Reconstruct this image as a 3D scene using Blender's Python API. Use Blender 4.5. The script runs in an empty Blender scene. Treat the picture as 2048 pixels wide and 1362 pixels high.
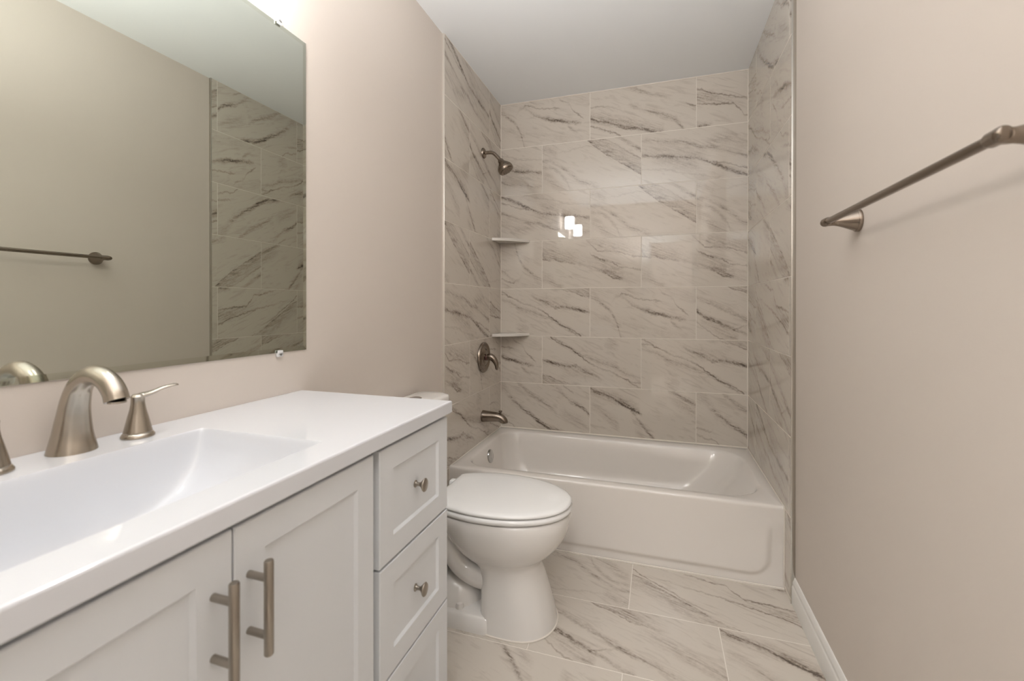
import bpy, bmesh, math, random
from mathutils import Vector, Matrix
random.seed(7)
S = bpy.context.scene
COL = S.collection
PI = math.pi

# ------------------------------------------------------------------ camera, world, lights, exposure
cam_d = bpy.data.cameras.new('camera')
cam = bpy.data.objects.new('camera', cam_d); COL.objects.link(cam)
cam.location = (0.989, -2.80, 1.1277)
cam_d.sensor_width = 36.0
cam_d.lens = 896.0 * 36.0 / 2048.0
cam_d.shift_y = -66.0 / 2048.0
cam_d.clip_start = 0.02
cam.rotation_euler = (PI / 2 - 0.0032, 0.0, 0.3147)
cam_d.dof.use_dof = True
cam_d.dof.focus_distance = 2.65
cam_d.dof.aperture_fstop = 4.5
S.camera = cam

world = bpy.data.worlds.new('world'); S.world = world; world.use_nodes = True
world.node_tree.nodes['Background'].inputs[0].default_value = (0.9, 0.92, 1.0, 1)
world.node_tree.nodes['Background'].inputs[1].default_value = 0.05
S.view_settings.view_transform = 'Standard'
S.view_settings.look = 'None'
S.view_settings.gamma = 1.0
S.view_settings.use_curve_mapping = False
S.view_settings.exposure = 0.14
SHADE_EMIT = 26.5
HALL_EMIT = 122.0
# added fill spots beside the camera, bounced off the ceiling to brighten the room
def fill_spot(name, watts, size, blend, tilt):
    d = bpy.data.lights.new(name, 'SPOT'); o = bpy.data.objects.new(name, d); COL.objects.link(o)
    d.energy = watts; d.color = (0.96, 0.975, 1.0); d.spot_size = math.radians(size); d.spot_blend = blend; d.shadow_soft_size = 0.05
    o.location = (0.78, -2.74, 1.52); o.rotation_euler = (PI - math.radians(tilt), 0, 0)
fill_spot('bounce_fill', 80.0, 150, 0.6, 0)
fill_spot('bounce_fill_forward', 72.0, 80, 1.0, 50)  # second added fill, tilted forward to lift the ceiling over the tub

# ------------------------------------------------------------------ room numbers (metres)
W = 1.47          # tiled width of the tub alcove
CEIL = 2.455
PL, PR = -0.010, 1.484      # painted wall faces
EL, ER = -0.825, -0.860     # where the tile ends
REAR = -3.20
TH = 0.3065                 # tile module (height); length is 2*TH

# ------------------------------------------------------------------ helpers
def tag(o, label=None, cat=None, group=None, kind=None):
    if label: o['label'] = label
    if cat: o['category'] = cat
    if group: o['group'] = group
    if kind: o['kind'] = kind
    return o

def empty(name, loc, label=None, cat=None, group=None):
    o = bpy.data.objects.new(name, None); COL.objects.link(o)
    o.empty_display_size = 0.05
    o.location = loc
    return tag(o, label, cat, group)

class MB:
    def __init__(self): self.bm = bmesh.new()
    def box(self, a, b, bev=0.0, seg=2):
        x0, y0, z0 = [min(p, q) for p, q in zip(a, b)]; x1, y1, z1 = [max(p, q) for p, q in zip(a, b)]
        t = bmesh.new()
        bmesh.ops.create_cube(t, size=1.0)
        for v in t.verts:
            v.co = Vector(((x0 + x1) / 2 + v.co.x * (x1 - x0), (y0 + y1) / 2 + v.co.y * (y1 - y0), (z0 + z1) / 2 + v.co.z * (z1 - z0)))
        if bev > 0:
            bmesh.ops.bevel(t, geom=t.edges[:] , offset=bev, segments=seg, affect='EDGES', profile=0.5)
        self.merge(t); return self
    def merge(self, t, M=None):
        if M is not None: bmesh.ops.transform(t, matrix=M, verts=t.verts)
        me = bpy.data.meshes.new('tmp'); t.to_mesh(me); t.free()
        self.bm.from_mesh(me); bpy.data.meshes.remove(me)
    def loft(self, loops, cap0=True, cap1=True, closed=True):
        vs = [[self.bm.verts.new(p) for p in lp] for lp in loops]
        n = len(vs[0])
        for a, b in zip(vs[:-1], vs[1:]):
            for i in range(n if closed else n - 1):
                j = (i + 1) % n
                self.bm.faces.new((a[i], a[j], b[j], b[i]))
        if cap0: self.bm.faces.new(list(reversed(vs[0])))
        if cap1: self.bm.faces.new(vs[-1])
        return self
    def tube(self, path, radii, n=20, cap=True, squash=None):
        path = [Vector(p) for p in path]
        if not hasattr(radii, '__len__'): radii = [radii] * len(path)
        loops = []; up = None
        for i, p in enumerate(path):
            if i == 0: d = path[1] - path[0]
            elif i == len(path) - 1: d = path[-1] - path[-2]
            else: d = (path[i + 1] - p).normalized() + (p - path[i - 1]).normalized()
            d.normalize()
            if up is None:
                up = Vector((0, 0, 1)) if abs(d.z) < 0.9 else Vector((0, 1, 0))
            s = d.cross(up).normalized(); up = s.cross(d).normalized()
            r = radii[i]; ra, rb = (r, r) if not hasattr(r, '__len__') else r
            loops.append([p + s * ra * math.cos(2 * PI * k / n) + up * rb * math.sin(2 * PI * k / n) for k in range(n)])
        return self.loft(loops, cap, cap)
    def lathe(self, prof, origin=(0, 0, 0), axis=(0, 0, 1), n=32, sx=1.0, sy=1.0):
        ax = Vector(axis).normalized()
        q = Vector((0, 0, 1)).rotation_difference(ax)
        o = Vector(origin)
        loops = [[o + q @ Vector((max(r, 1e-5) * sx * math.cos(2 * PI * k / n), max(r, 1e-5) * sy * math.sin(2 * PI * k / n), h)) for k in range(n)] for r, h in prof]
        return self.loft(loops, True, True)
    def build(self, name, mat, parent=None, smooth=True, angle=35, loc=None, mats=None):
        bmesh.ops.remove_doubles(self.bm, verts=self.bm.verts, dist=1e-6)
        bmesh.ops.recalc_face_normals(self.bm, faces=self.bm.faces)
        if smooth:
            for f in self.bm.faces: f.smooth = True
            lim = math.radians(angle)
            for e in self.bm.edges:
                if len(e.link_faces) == 2 and e.calc_face_angle(0) > lim: e.smooth = False
        me = bpy.data.meshes.new(name); self.bm.to_mesh(me); self.bm.free()
        for m in (mats or [mat]): me.materials.append(m)
        o = bpy.data.objects.new(name, me); COL.objects.link(o)
        if parent is not None:
            o.parent = parent
            # geometry is written in world space: bring it to the parent's frame
            off = Vector((0, 0, 0)); p = parent
            while p is not None: off += p.location; p = p.parent
            me.transform(Matrix.Translation(-off))
        return o

def bez(pts, n=24):
    """Catmull-Rom through points."""
    P = [Vector(p) for p in pts]; P = [2 * P[0] - P[1]] + P + [2 * P[-1] - P[-2]]
    out = []
    for i in range(1, len(P) - 2):
        for k in range(n):
            t = k / n
            a, b, c, d = P[i - 1], P[i], P[i + 1], P[i + 2]
            out.append(0.5 * ((2 * b) + (c - a) * t + (2 * a - 5 * b + 4 * c - d) * t * t + (3 * b - a - 3 * c + d) * t ** 3))
    out.append(P[-2]); return out

def interp(tab, x):
    if x <= tab[0][0]: return tab[0][1]
    for (a, fa), (b, fb) in zip(tab[:-1], tab[1:]):
        if x <= b: return fa + (fb - fa) * (x - a) / (b - a)
    return tab[-1][1]

def sstep(t): t = max(0.0, min(1.0, t)); return t * t * (3 - 2 * t)

# ------------------------------------------------------------------ materials
def mat(name, col, rough=0.5, metal=0.0, spec=0.5, coat=0.0, bump=None, var=None, **kw):
    m = bpy.data.materials.new(name); m.use_nodes = True
    nt = m.node_tree; b = nt.nodes['Principled BSDF']
    b.inputs['Base Color'].default_value = (*col, 1)
    b.inputs['Roughness'].default_value = rough
    b.inputs['Metallic'].default_value = metal
    b.inputs['Specular IOR Level'].default_value = spec
    b.inputs['Coat Weight'].default_value = coat
    b.inputs['Coat Roughness'].default_value = 0.05
    tc = nt.nodes.new('ShaderNodeTexCoord')
    if var:
        sc, amt = var
        n = nt.nodes.new('ShaderNodeTexNoise'); n.inputs['Scale'].default_value = sc; n.inputs['Detail'].default_value = 3
        nt.links.new(tc.outputs['Object'], n.inputs['Vector'])
        mr = nt.nodes.new('ShaderNodeMapRange'); mr.inputs[3].default_value = 1 - amt; mr.inputs[4].default_value = 1 + amt
        nt.links.new(n.outputs['Fac'], mr.inputs[0])
        vm = nt.nodes.new('ShaderNodeVectorMath'); vm.operation = 'SCALE'; vm.inputs[0].default_value = col
        nt.links.new(mr.outputs[0], vm.inputs['Scale']); nt.links.new(vm.outputs[0], b.inputs['Base Color'])
    if bump:
        sc, st = bump[:2]
        n = nt.nodes.new('ShaderNodeTexNoise'); n.inputs['Scale'].default_value = sc; n.inputs['Detail'].default_value = 2
        src = tc.outputs['Object']
        if len(bump) > 2:
            mp = nt.nodes.new('ShaderNodeMapping'); mp.inputs['Scale'].default_value = bump[2]
            nt.links.new(src, mp.inputs[0]); src = mp.outputs[0]
        nt.links.new(src, n.inputs['Vector'])
        bp = nt.nodes.new('ShaderNodeBump'); bp.inputs['Strength'].default_value = st; bp.inputs['Distance'].default_value = 0.002
        nt.links.new(n.outputs['Fac'], bp.inputs['Height']); nt.links.new(bp.outputs[0], b.inputs['Normal'])
    for k, v in kw.items(): b.inputs[k.replace('_', ' ')].default_value = v
    return m

M = {}
M['paint'] = mat('greige_wall_paint', (0.68, 0.612, 0.55), 0.55, spec=0.3, bump=(220, 0.05), var=(1.3, 0.012))
M['ceiling'] = mat('flat_white_ceiling_paint', (0.88, 0.89, 0.89), 0.8, spec=0.2, bump=(180, 0.05))
M['white_trim'] = mat('white_trim_paint', (0.84, 0.82, 0.78), 0.35, bump=(60, 0.02))
M['grout'] = mat('pale_grout', (0.80, 0.745, 0.67), 0.7, bump=(400, 0.1))
M['caulk'] = mat('white_caulk', (0.80, 0.74, 0.66), 0.4)
M['tub'] = mat('glossy_tub_enamel', (0.83, 0.785, 0.735), 0.13, spec=0.5, coat=0.3)
M['china'] = mat('white_vitreous_china', (0.80, 0.775, 0.74), 0.06, coat=0.4)
M['seat'] = mat('white_seat_plastic', (0.88, 0.875, 0.86), 0.12, coat=0.2)
M['counter'] = mat('white_cultured_marble', (0.74, 0.755, 0.79), 0.10, coat=0.3)
M['cabinet'] = mat('white_cabinet_lacquer', (0.73, 0.75, 0.77), 0.38, bump=(90, 0.02))
M['cab_in'] = mat('cabinet_inner_board', (0.45, 0.44, 0.42), 0.6)
M['nickel'] = mat('brushed_nickel', (0.47, 0.425, 0.365), 0.27, metal=1.0, bump=(60, 0.03, (1, 1, 12)))
M['bronze'] = mat('dark_brushed_nickel', (0.27, 0.225, 0.185), 0.25, metal=1.0, bump=(60, 0.03, (1, 1, 12)))
M['pull'] = mat('satin_nickel_pull', (0.37, 0.335, 0.29), 0.30, metal=1.0)
M['chrome'] = mat('polished_chrome', (0.55, 0.55, 0.54), 0.12, metal=1.0)
M['alu_light'] = mat('satin_aluminium_profile', (0.80, 0.76, 0.70), 0.38, metal=0.7)
M['alu'] = mat('aluminium_edge_profile', (0.55, 0.53, 0.49), 0.25, metal=1.0)
M['mirror'] = mat('mirror_silver', (0.66, 0.69, 0.625), 0.0, metal=1.0)
M['mirror_edge'] = mat('mirror_bevelled_edge', (0.60, 0.62, 0.54), 0.03, metal=1.0)
M['clip'] = mat('clear_plastic_clip', (0.95, 0.95, 0.95), 0.15, Transmission_Weight=0.25)
M['screw'] = mat('screw_steel', (0.5, 0.5, 0.5), 0.3, metal=1.0)
M['shelf'] = mat('white_ceramic_shelf', (0.76, 0.72, 0.67), 0.12)
M['dark'] = mat('dark_recess', (0.03, 0.03, 0.03), 0.8)
M['red'] = mat('dark_red_collar', (0.09, 0.035, 0.03), 0.35)
M['hall'] = mat('hall_wall_paint', (0.68, 0.62, 0.56), 0.6)

def emis(name, col, s):
    m = bpy.data.materials.new(name); m.use_nodes = True
    nt = m.node_tree; nt.nodes.clear()
    o = nt.nodes.new('ShaderNodeOutputMaterial'); e = nt.nodes.new('ShaderNodeEmission')
    e.inputs[0].default_value = (*col, 1); e.inputs[1].default_value = s
    nt.links.new(e.outputs[0], o.inputs[0]); return m
M['shade'] = emis('lit_frosted_shade', (1.0, 0.985, 0.975), SHADE_EMIT)
M['halllamp'] = emis('lit_hall_dome', (0.98, 0.98, 1.0), HALL_EMIT)

# ---- marble: ten printed tile faces, each a handful of veins drawn as curves over the tile
# vein = (kind, [(u, v, strength), ...])   u 0..2 along the tile, v 0..1 downwards
PROFILES = {   # stops (offset from the centre line in tile heights, darkness); + is below
    'line': [(-.024, 0), (-.005, .95), (.005, .95), (.024, 0)],
    'up':   [(-.36, 0), (-.18, .42), (-.03, .62), (-.004, 1), (.010, .5), (.020, 0)],
    'down': [(-.020, 0), (-.010, .5), (.004, 1), (.03, .55), (.16, .30), (.34, 0)],
    'band': [(-.075, 0), (-.035, .35), (0, .95), (.012, .9), (.04, .4), (.07, 0)],
    'soft': [(-.16, 0), (-.07, .5), (0, .85), (.07, .55), (.16, 0)],
    'blot': [(-.09, 0), (-.04, .3), (-.004, 1.3), (.01, 1.1), (.05, 0)],
}
D = {}
D[1] = [('band', [(0, .18, .4), (.25, .32, .8), (.42, .50, .6), (.55, .75, .6), (.66, 1.02, .9)]),
        ('blot', [(.40, .30, 0), (.55, .17, .25), (.81, .32, .4), (1.0, .45, .6), (1.15, .49, 1), (1.34, .53, 1.1), (1.54, .58, .9), (1.75, .61, .7), (1.85, .62, 0)]),
        ('line', [(.58, .18, .5), (.62, .13, .8), (.93, .21, .6), (1.16, .26, .7), (1.32, .28, .9), (1.42, .29, 0)]),
        ('line', [(1.30, .05, 0), (1.4, .12, .5), (1.58, .22, .2), (1.64, .35, .7), (1.72, .42, 1), (1.84, .52, .9), (1.88, .55, 0)]),
        ('band', [(1.45, .56, 0), (1.6, .70, .6), (1.7, .78, .5), (1.78, .80, 0)]),
        ('soft', [(0, .62, .12), (.8, .72, .18), (1.4, .9, .25), (2, 1.0, .1)]),
        ('soft', [(0, .05, .25), (.4, .10, .15), (1.0, .02, .1), (2, .20, .25)])]
D[2] = [('line', [(0, .03, .7), (.12, .07, .8), (.28, .16, .8), (.45, .25, .6), (.8, .38, .5), (1.0, .46, .8), (1.08, .52, 1.4), (1.2, .60, 1.2), (1.33, .69, .9), (1.5, .80, .9), (1.66, .86, .9), (1.78, .96, 1.1), (1.9, 1.04, 1.1)]),
        ('band', [(0, .21, .35), (.28, .28, .5), (.49, .40, .8), (.66, .46, .7), (.94, .54, .55), (1.14, .62, .6), (1.32, .69, .8), (1.5, .80, .6), (1.7, .92, .6), (1.9, 1.05, .6)]),
        ('line', [(0, .14, .6), (.14, .13, .7), (.30, .17, .8), (.40, .2, 0)]),
        ('blot', [(.75, .14, 0), (.85, .2, .5), (.97, .26, .5), (1.23, .37, .5), (1.28, .40, .8), (1.49, .405, .8), (1.66, .43, 1.1), (1.82, .45, 1.3), (1.92, .475, .7), (2, .5, .7)]),
        ('soft', [(.85, .2, 0), (1.1, .27, .5), (1.3, .28, .45), (1.5, .26, .2), (1.6, .25, 0)]),
        ('up', [(1.2, -.05, 0), (1.5, .05, .5), (1.75, .12, .8), (2, .21, 1.0)]),
        ('soft', [(.4, .78, 0), (.5, .84, .5), (.64, .89, .4), (.72, .91, 0)])]
D[3] = [('up', [(.84, -.10, .8), (.94, .0, 1.1), (1.12, .17, 1.1), (1.31, .31, 1.1), (1.49, .44, 1.0), (1.64, .55, 1.1), (1.77, .64, 1.0), (2, .80, 1.1)]),
        ('band', [(1.5, -.02, .5), (1.7, .09, .6), (1.85, .20, .7), (2, .31, .9)]),
        ('line', [(1.2, .02, .3), (1.45, .12, .4), (1.65, .26, .5), (1.85, .38, .6), (2, .48, .8)]),
        ('band', [(0, .33, .4), (.12, .33, .5), (.3, .41, .5), (.48, .55, .9), (.63, .68, .6), (.77, .80, .7), (.93, .86, .5), (1.08, .93, .7), (1.2, .95, 0)]),
        ('band', [(0, .44, .4), (.1, .46, .4), (.26, .53, .5), (.42, .67, .5), (.55, .85, .5), (.62, 1.0, .4)]),
        ('soft', [(.05, .70, .3), (.2, .78, .6), (.4, .95, .5), (.5, 1.02, .3)]),
        ('soft', [(0, .10, .5), (.15, .13, .5), (.28, .18, .4), (.36, .2, 0)]),
        ('line', [(.2, .22, 0), (.4, .20, .2), (.8, .14, .3), (1.1, .12, 0)])]
D[4] = [('blot', [(0, .43, .9), (.23, .455, .7), (.52, .495, 1.0), (.8, .54, .7), (1.03, .57, .7), (1.18, .64, 1.0), (1.34, .725, 1.1), (1.53, .82, 1.1), (1.73, .90, 1.0), (1.92, .975, 1.0), (2, 1.0, .8)]),
        ('soft', [(.2, .50, .2), (.6, .60, .6), (.9, .70, .55), (1.1, .78, .3), (1.4, .88, 0)]),
        ('line', [(1.25, .66, 0), (1.34, .69, .8), (1.53, .72, .7), (1.73, .79, .9), (2, .87, 1.2)]),
        ('band', [(0, .12, .3), (.1, .13, .6), (.37, .18, .6), (.68, .23, .7), (.95, .30, .8), (1.07, .37, .8), (1.26, .40, .7), (1.42, .44, .5), (1.69, .54, .7), (2, .66, .9)]),
        ('soft', [(1.15, .34, 0), (1.26, .30, .4), (1.4, .26, .6), (1.57, .26, .5), (1.75, .35, .4), (2, .42, .3)]),
        ('line', [(0, .70, .3), (.46, .74, .4), (.76, .82, .4), (1.0, .88, .3), (1.4, .97, .3)]),
        ('soft', [(.0, .28, .2), (.5, .34, .4), (1.0, .46, .3), (1.3, .5, 0)])]
D[5] = [('soft', [(0, .55, .7), (.25, .62, .6), (.5, .70, .7), (.8, .76, .7), (1.0, .84, .5), (1.4, .95, .3)]),
        ('blot', [(0, .60, .5), (.4, .72, .5), (.65, .83, .8), (.9, .88, .9), (1.14, .94, .8), (1.38, 1.0, .9)]),
        ('line', [(0, .73, 1.1), (.23, .82, .9), (.53, .95, 1.1), (.7, 1.05, 1)]),
        ('line', [(0, .36, .6), (.17, .34, .7), (.35, .38, .4), (.6, .48, .3), (.9, .6, 0)]),
        ('band', [(.7, .02, .4), (.78, .05, .6), (.95, .14, .8), (1.2, .25, .5), (1.4, .31, .4), (1.6, .4, 0)]),
        ('band', [(.74, .40, 0), (.82, .43, .6), (1.0, .52, .3), (1.22, .61, .8), (1.42, .69, .7), (1.6, .78, 1.0), (1.76, .97, .9), (1.8, 1.02, .5)]),
        ('line', [(1.8, .5, 0), (1.86, .54, .8), (2, .58, .9)])]
D[6] = [('line', [(0, .26, 1.0), (.12, .31, 1.0), (.23, .38, .9), (.53, .46, 1.0), (1.0, .59, .7), (1.3, .66, .4), (1.7, .75, .2)]),
        ('line', [(0, .57, 1.1), (.1, .565, .9), (.23, .58, .9), (.43, .61, 1.1), (.62, .62, .9), (.68, .68, 1.1), (.76, .74, .8), (.82, .86, .6), (1.0, .88, 1.1), (1.3, .95, .6)]),
        ('soft', [(0, .42, .9), (.3, .48, .6), (.6, .54, .3), (.9, .6, 0)]),
        ('up', [(.4, -.1, .3), (.7, .0, .5), (1.0, .12, .7), (1.3, .32, .8), (1.6, .5, .9), (1.85, .68, .9), (2, .75, .9)]),
        ('line', [(.9, .22, 0), (1.2, .30, .6), (1.5, .5, .8), (1.8, .7, 1), (2, .88, 1.1)]),
        ('blot', [(0, 1.0, 1), (.15, .97, .9), (.3, .95, 0)])]
D[7] = [('up', [(0, .40, 1.0), (.29, .43, 1.0), (.55, .49, .8), (.85, .55, .35), (1.2, .66, .5), (1.34, .74, .9), (1.43, .80, 1.0), (1.55, .83, 1.0), (1.7, .82, 0)]),
        ('line', [(.9, .03, 0), (1.0, .10, .7), (1.1, .20, 1.0), (1.22, .27, 1.1), (1.3, .26, .5), (1.55, .29, .6), (1.77, .37, .8), (2, .41, 1.0)]),
        ('line', [(.98, .28, 0), (1.05, .34, .9), (1.17, .40, 1.2), (1.27, .455, 1.3), (1.37, .48, .6), (1.48, .53, 1.2), (1.58, .59, .6), (2, .65, .7)]),
        ('soft', [(.95, .0, .3), (1.2, .1, .7), (1.5, .2, .6), (2, .26, .5)]),
        ('soft', [(1.1, .62, 0), (1.3, .68, .4), (1.6, .78, .3), (2, .9, .2)]),
        ('soft', [(0, .75, .4), (.15, .8, .4), (.4, 1.0, .4)])]
D[8] = [('blot', [(0, .45, 1.2), (.12, .56, 1.3), (.27, .63, 1.2), (.5, .73, .7), (.8, .86, .5), (1.1, 1.0, .5)]),
        ('band', [(0, .20, .5), (.22, .30, .6), (.48, .43, .7), (.75, .57, .6), (1.0, .69, 1.1), (1.3, .8, .6), (1.7, .97, .5)]),
        ('up', [(.40, -.05, .6), (.6, .03, .9), (.82, .12, 1.0), (1.0, .21, 1.2), (1.2, .24, .6), (1.5, .3, 0)]),
        ('line', [(0, .65, .6), (.18, .82, .5), (.3, .9, .8), (.5, 1.0, .9)]),
        ('soft', [(.1, .68, .3), (.4, .8, .5), (.7, .95, .5)]),
        ('line', [(.6, .8, 0), (.7, .78, .7), (.85, .72, .4), (1.0, .7, 0)]),
        ('soft', [(1.1, .3, 0), (1.5, .5, .6), (2, .75, .6)])]
D[9] = [('band', [(.28, .33, .5), (.34, .37, .9), (.52, .50, 1.2), (.62, .58, 1.3), (.75, .66, 1.5), (.9, .78, 1.7), (1.05, .86, 1.7), (1.2, .93, 1.4), (1.4, .98, 1.2), (1.6, 1.06, 1)]),
        ('band', [(.35, -.08, .7), (.50, .02, .7), (.62, .12, .7), (.78, .25, .7), (.95, .34, .9), (1.12, .44, .8), (1.25, .53, .5), (1.33, .58, 0)]),
        ('band', [(1.18, -.02, .3), (1.4, .13, .5), (1.5, .22, .6), (1.62, .34, .9), (1.75, .40, 1.4), (1.85, .46, 1.3), (2, .60, 1.2)]),
        ('line', [(1.42, .0, .7), (1.5, .04, .8), (1.62, .13, .6), (1.68, .16, 0)]),
        ('soft', [(1.35, .54, 0), (1.5, .60, .4), (1.7, .70, .5), (1.85, .77, .3), (2, .9, 0)]),
        ('line', [(0, .68, .8), (.12, .70, .7), (.25, .73, .5), (.3, .7, 0)]),
        ('line', [(0, .80, .6), (.15, .85, .6), (.3, .87, .7), (.42, .97, .9), (.5, 1.02, .5)]),
        ('soft', [(0, .0, .4), (.15, .1, .5), (.25, .25, .4), (.33, .38, .3), (.4, .5, 0)])]
D[10] = [('blot', [(0, .02, .7), (.1, .10, .9), (.25, .14, .4), (.45, .20, .5), (.6, .29, 1.2), (.8, .40, 1.5), (.95, .47, 1.2), (1.03, .50, 0)]),
         ('soft', [(0, .10, .5), (.3, .16, .6), (.6, .24, .7), (.85, .33, .6), (.95, .4, .3)]),
         ('band', [(.7, .38, 0), (.84, .46, .7), (.95, .62, .7), (1.08, .78, .9), (1.2, .9, 1.1), (1.34, 1.02, 1.1)]),
         ('band', [(1.4, -.05, .6), (1.55, .02, .8), (1.72, .10, 1.0), (1.87, .17, 1.0), (2, .24, 1.1)]),
         ('soft', [(1.5, .15, 0), (1.72, .26, .5), (1.97, .38, .6), (2, .42, .5)]),
         ('soft', [(.05, .38, .3), (.3, .55, .45), (.52, .70, .5), (.6, .76, 0)]),
         ('soft', [(.85, .8, 0), (1.0, .9, .5), (1.1, 1.0, .5)])]

def marble(idx, rough=0.018):
    m = bpy.data.materials.new(('marble_porcelain_face_%d' if rough < .1 else 'marble_floor_face_%d') % idx); m.use_nodes = True
    nt = m.node_tree; N = nt.nodes; L = nt.links
    b = N['Principled BSDF']; b.inputs['Roughness'].default_value = rough
    def math_(op, a, c=None, clamp=False):
        n = N.new('ShaderNodeMath'); n.operation = op; n.use_clamp = clamp
        for i, q in enumerate((a, c)):
            if q is None: continue
            if isinstance(q, (int, float)): n.inputs[i].default_value = q
            else: L.new(q, n.inputs[i])
        return n.outputs[0]
    uv = N.new('ShaderNodeUVMap'); uv.uv_map = 'face'
    sp = N.new('ShaderNodeSeparateXYZ'); L.new(uv.outputs[0], sp.inputs[0])
    U, V = sp.outputs[0], sp.outputs[1]
    off = (idx * 3.7, idx * 1.9, idx * 2.3)
    def noise(scale, detail, mapscale=(1, 1, 1), rotz=0.0, dist=0.0):
        mp = N.new('ShaderNodeMapping'); mp.vector_type = 'TEXTURE'
        # rotate so local x runs along the veins
        mp.vector_type = 'POINT'
        mp.inputs['Rotation'].default_value = (0, 0, rotz); mp.inputs['Scale'].default_value = (1, 1, 1); mp.inputs['Location'].default_value = off
        L.new(uv.outputs[0], mp.inputs[0])
        m2 = N.new('ShaderNodeMapping'); m2.inputs['Scale'].default_value = mapscale; L.new(mp.outputs[0], m2.inputs[0])
        n = N.new('ShaderNodeTexNoise'); n.inputs['Scale'].default_value = scale; n.inputs['Detail'].default_value = detail
        n.inputs['Distortion'].default_value = dist
        L.new(m2.outputs[0], n.inputs['Vector']); return n.outputs['Fac']
    ANG = -0.40      # veins run about 23 degrees down
    w1 = noise(3.2, 2); w2 = noise(16, 5); w3 = noise(60, 4)
    Vw = math_('ADD', V, math_('ADD', math_('MULTIPLY', math_('SUBTRACT', w1, .5), .07), math_('ADD', math_('MULTIPLY', math_('SUBTRACT', w2, .5), .08), math_('MULTIPLY', math_('SUBTRACT', w3, .5), .035))))
    streak = noise(5.5, 5, (1, 6.5, 1), ANG, .5)
    streak2 = noise(2.2, 4, (1, 5.0, 1), ANG, 1.2)
    fine = noise(34, 6)
    feather = math_('ADD', math_('MULTIPLY', streak, 2.1), math_('SUBTRACT', math_('MULTIPLY', fine, 2.0), 1.12))
    feather = math_('MAXIMUM', feather, .12)
    feather2 = math_('MAXIMUM', math_('ADD', math_('MULTIPLY', streak, 3.6), math_('SUBTRACT', math_('MULTIPLY', fine, 1.8), 1.85)), .10)
    un = math_('MULTIPLY', U, .5)
    tot = None
    for kind, pts in D[idx]:
        pu = [p[0] / 2 for p in pts]
        fc = N.new('ShaderNodeFloatCurve'); L.new(un, fc.inputs['Value'])
        fs = N.new('ShaderNodeFloatCurve'); L.new(un, fs.inputs['Value'])
        for node, vals in ((fc, [(p[1] + .5) / 2 for p in pts]), (fs, [p[2] / 2 for p in pts])):
            c = node.mapping.curves[0]
            xs = list(pu); ys = list(vals)
            if node is fs:
                if xs[0] > .02: xs.insert(0, max(0, xs[0] - .02)); ys.insert(0, 0.0)
                if xs[-1] < .98: xs.append(min(1, xs[-1] + .02)); ys.append(0.0)
            if xs[0] > 0: xs.insert(0, 0.0); ys.insert(0, ys[0])
            if xs[-1] < 1: xs.append(1.0); ys.append(ys[-1])
            while len(c.points) < len(xs): c.points.new(.5, .5)
            for p, x, y in zip(c.points, xs, ys):
                p.location = (x, y); p.handle_type = 'VECTOR' if node is fs else 'AUTO_CLAMPED'
            node.mapping.use_clip = False
            node.mapping.update()
        cen = math_('SUBTRACT', math_('MULTIPLY', fc.outputs[0], 2), .5)
        d = math_('SUBTRACT', Vw, cen)
        cr = N.new('ShaderNodeValToRGB'); el = cr.color_ramp.elements
        pr = PROFILES[kind]
        while len(el) < len(pr): el.new(.5)
        for e, (o, s) in zip(el, pr):
            e.position = o + .5; e.color = (s, s, s, 1)
        L.new(math_('ADD', d, .5), cr.inputs[0])
        st = math_('MULTIPLY', fs.outputs[0], 2)
        x = math_('MULTIPLY', math_('MULTIPLY', cr.outputs[0], st), feather if kind == 'blot' else feather2 if kind != 'line' else math_('ADD', math_('MULTIPLY', feather, .5), .45))
        tot = x if tot is None else math_('ADD', tot, x)
    bg = math_('MULTIPLY', math_('MAXIMUM', math_('SUBTRACT', streak2, .53), 0), 1.0)
    bg2 = math_('MULTIPLY', math_('MAXIMUM', math_('SUBTRACT', streak, .60), 0), .5)
    tot = math_('ADD', math_('MULTIPLY', tot, .52), math_('ADD', bg, bg2), clamp=False)
    tot = math_('MINIMUM', tot, 1.0)
    ramp = N.new('ShaderNodeValToRGB'); el = ramp.color_ramp.elements
    el[0].position = 0; el[0].color = (0.645, 0.588, 0.515, 1)
    el[1].position = 1; el[1].color = (0.125, 0.10, 0.08, 1)
    e = el.new(.35); e.color = (0.455, 0.395, 0.335, 1)
    e = el.new(.65); e.color = (0.27, 0.225, 0.185, 1)
    L.new(tot, ramp.inputs[0]); L.new(ramp.outputs[0], b.inputs['Base Color'])
    b.inputs['Specular IOR Level'].default_value = 0.75 if rough < .1 else 0.5
    return m
MARB = {i: marble(i) for i in D}
SLOT = {i: k + 1 for k, i in enumerate(sorted(D))}
TILE_MATS = [M['grout']] + [MARB[i] for i in sorted(D)]
FLOOR_MATS = [M['grout']] + [marble(i, 0.20) for i in sorted(D)]

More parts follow.
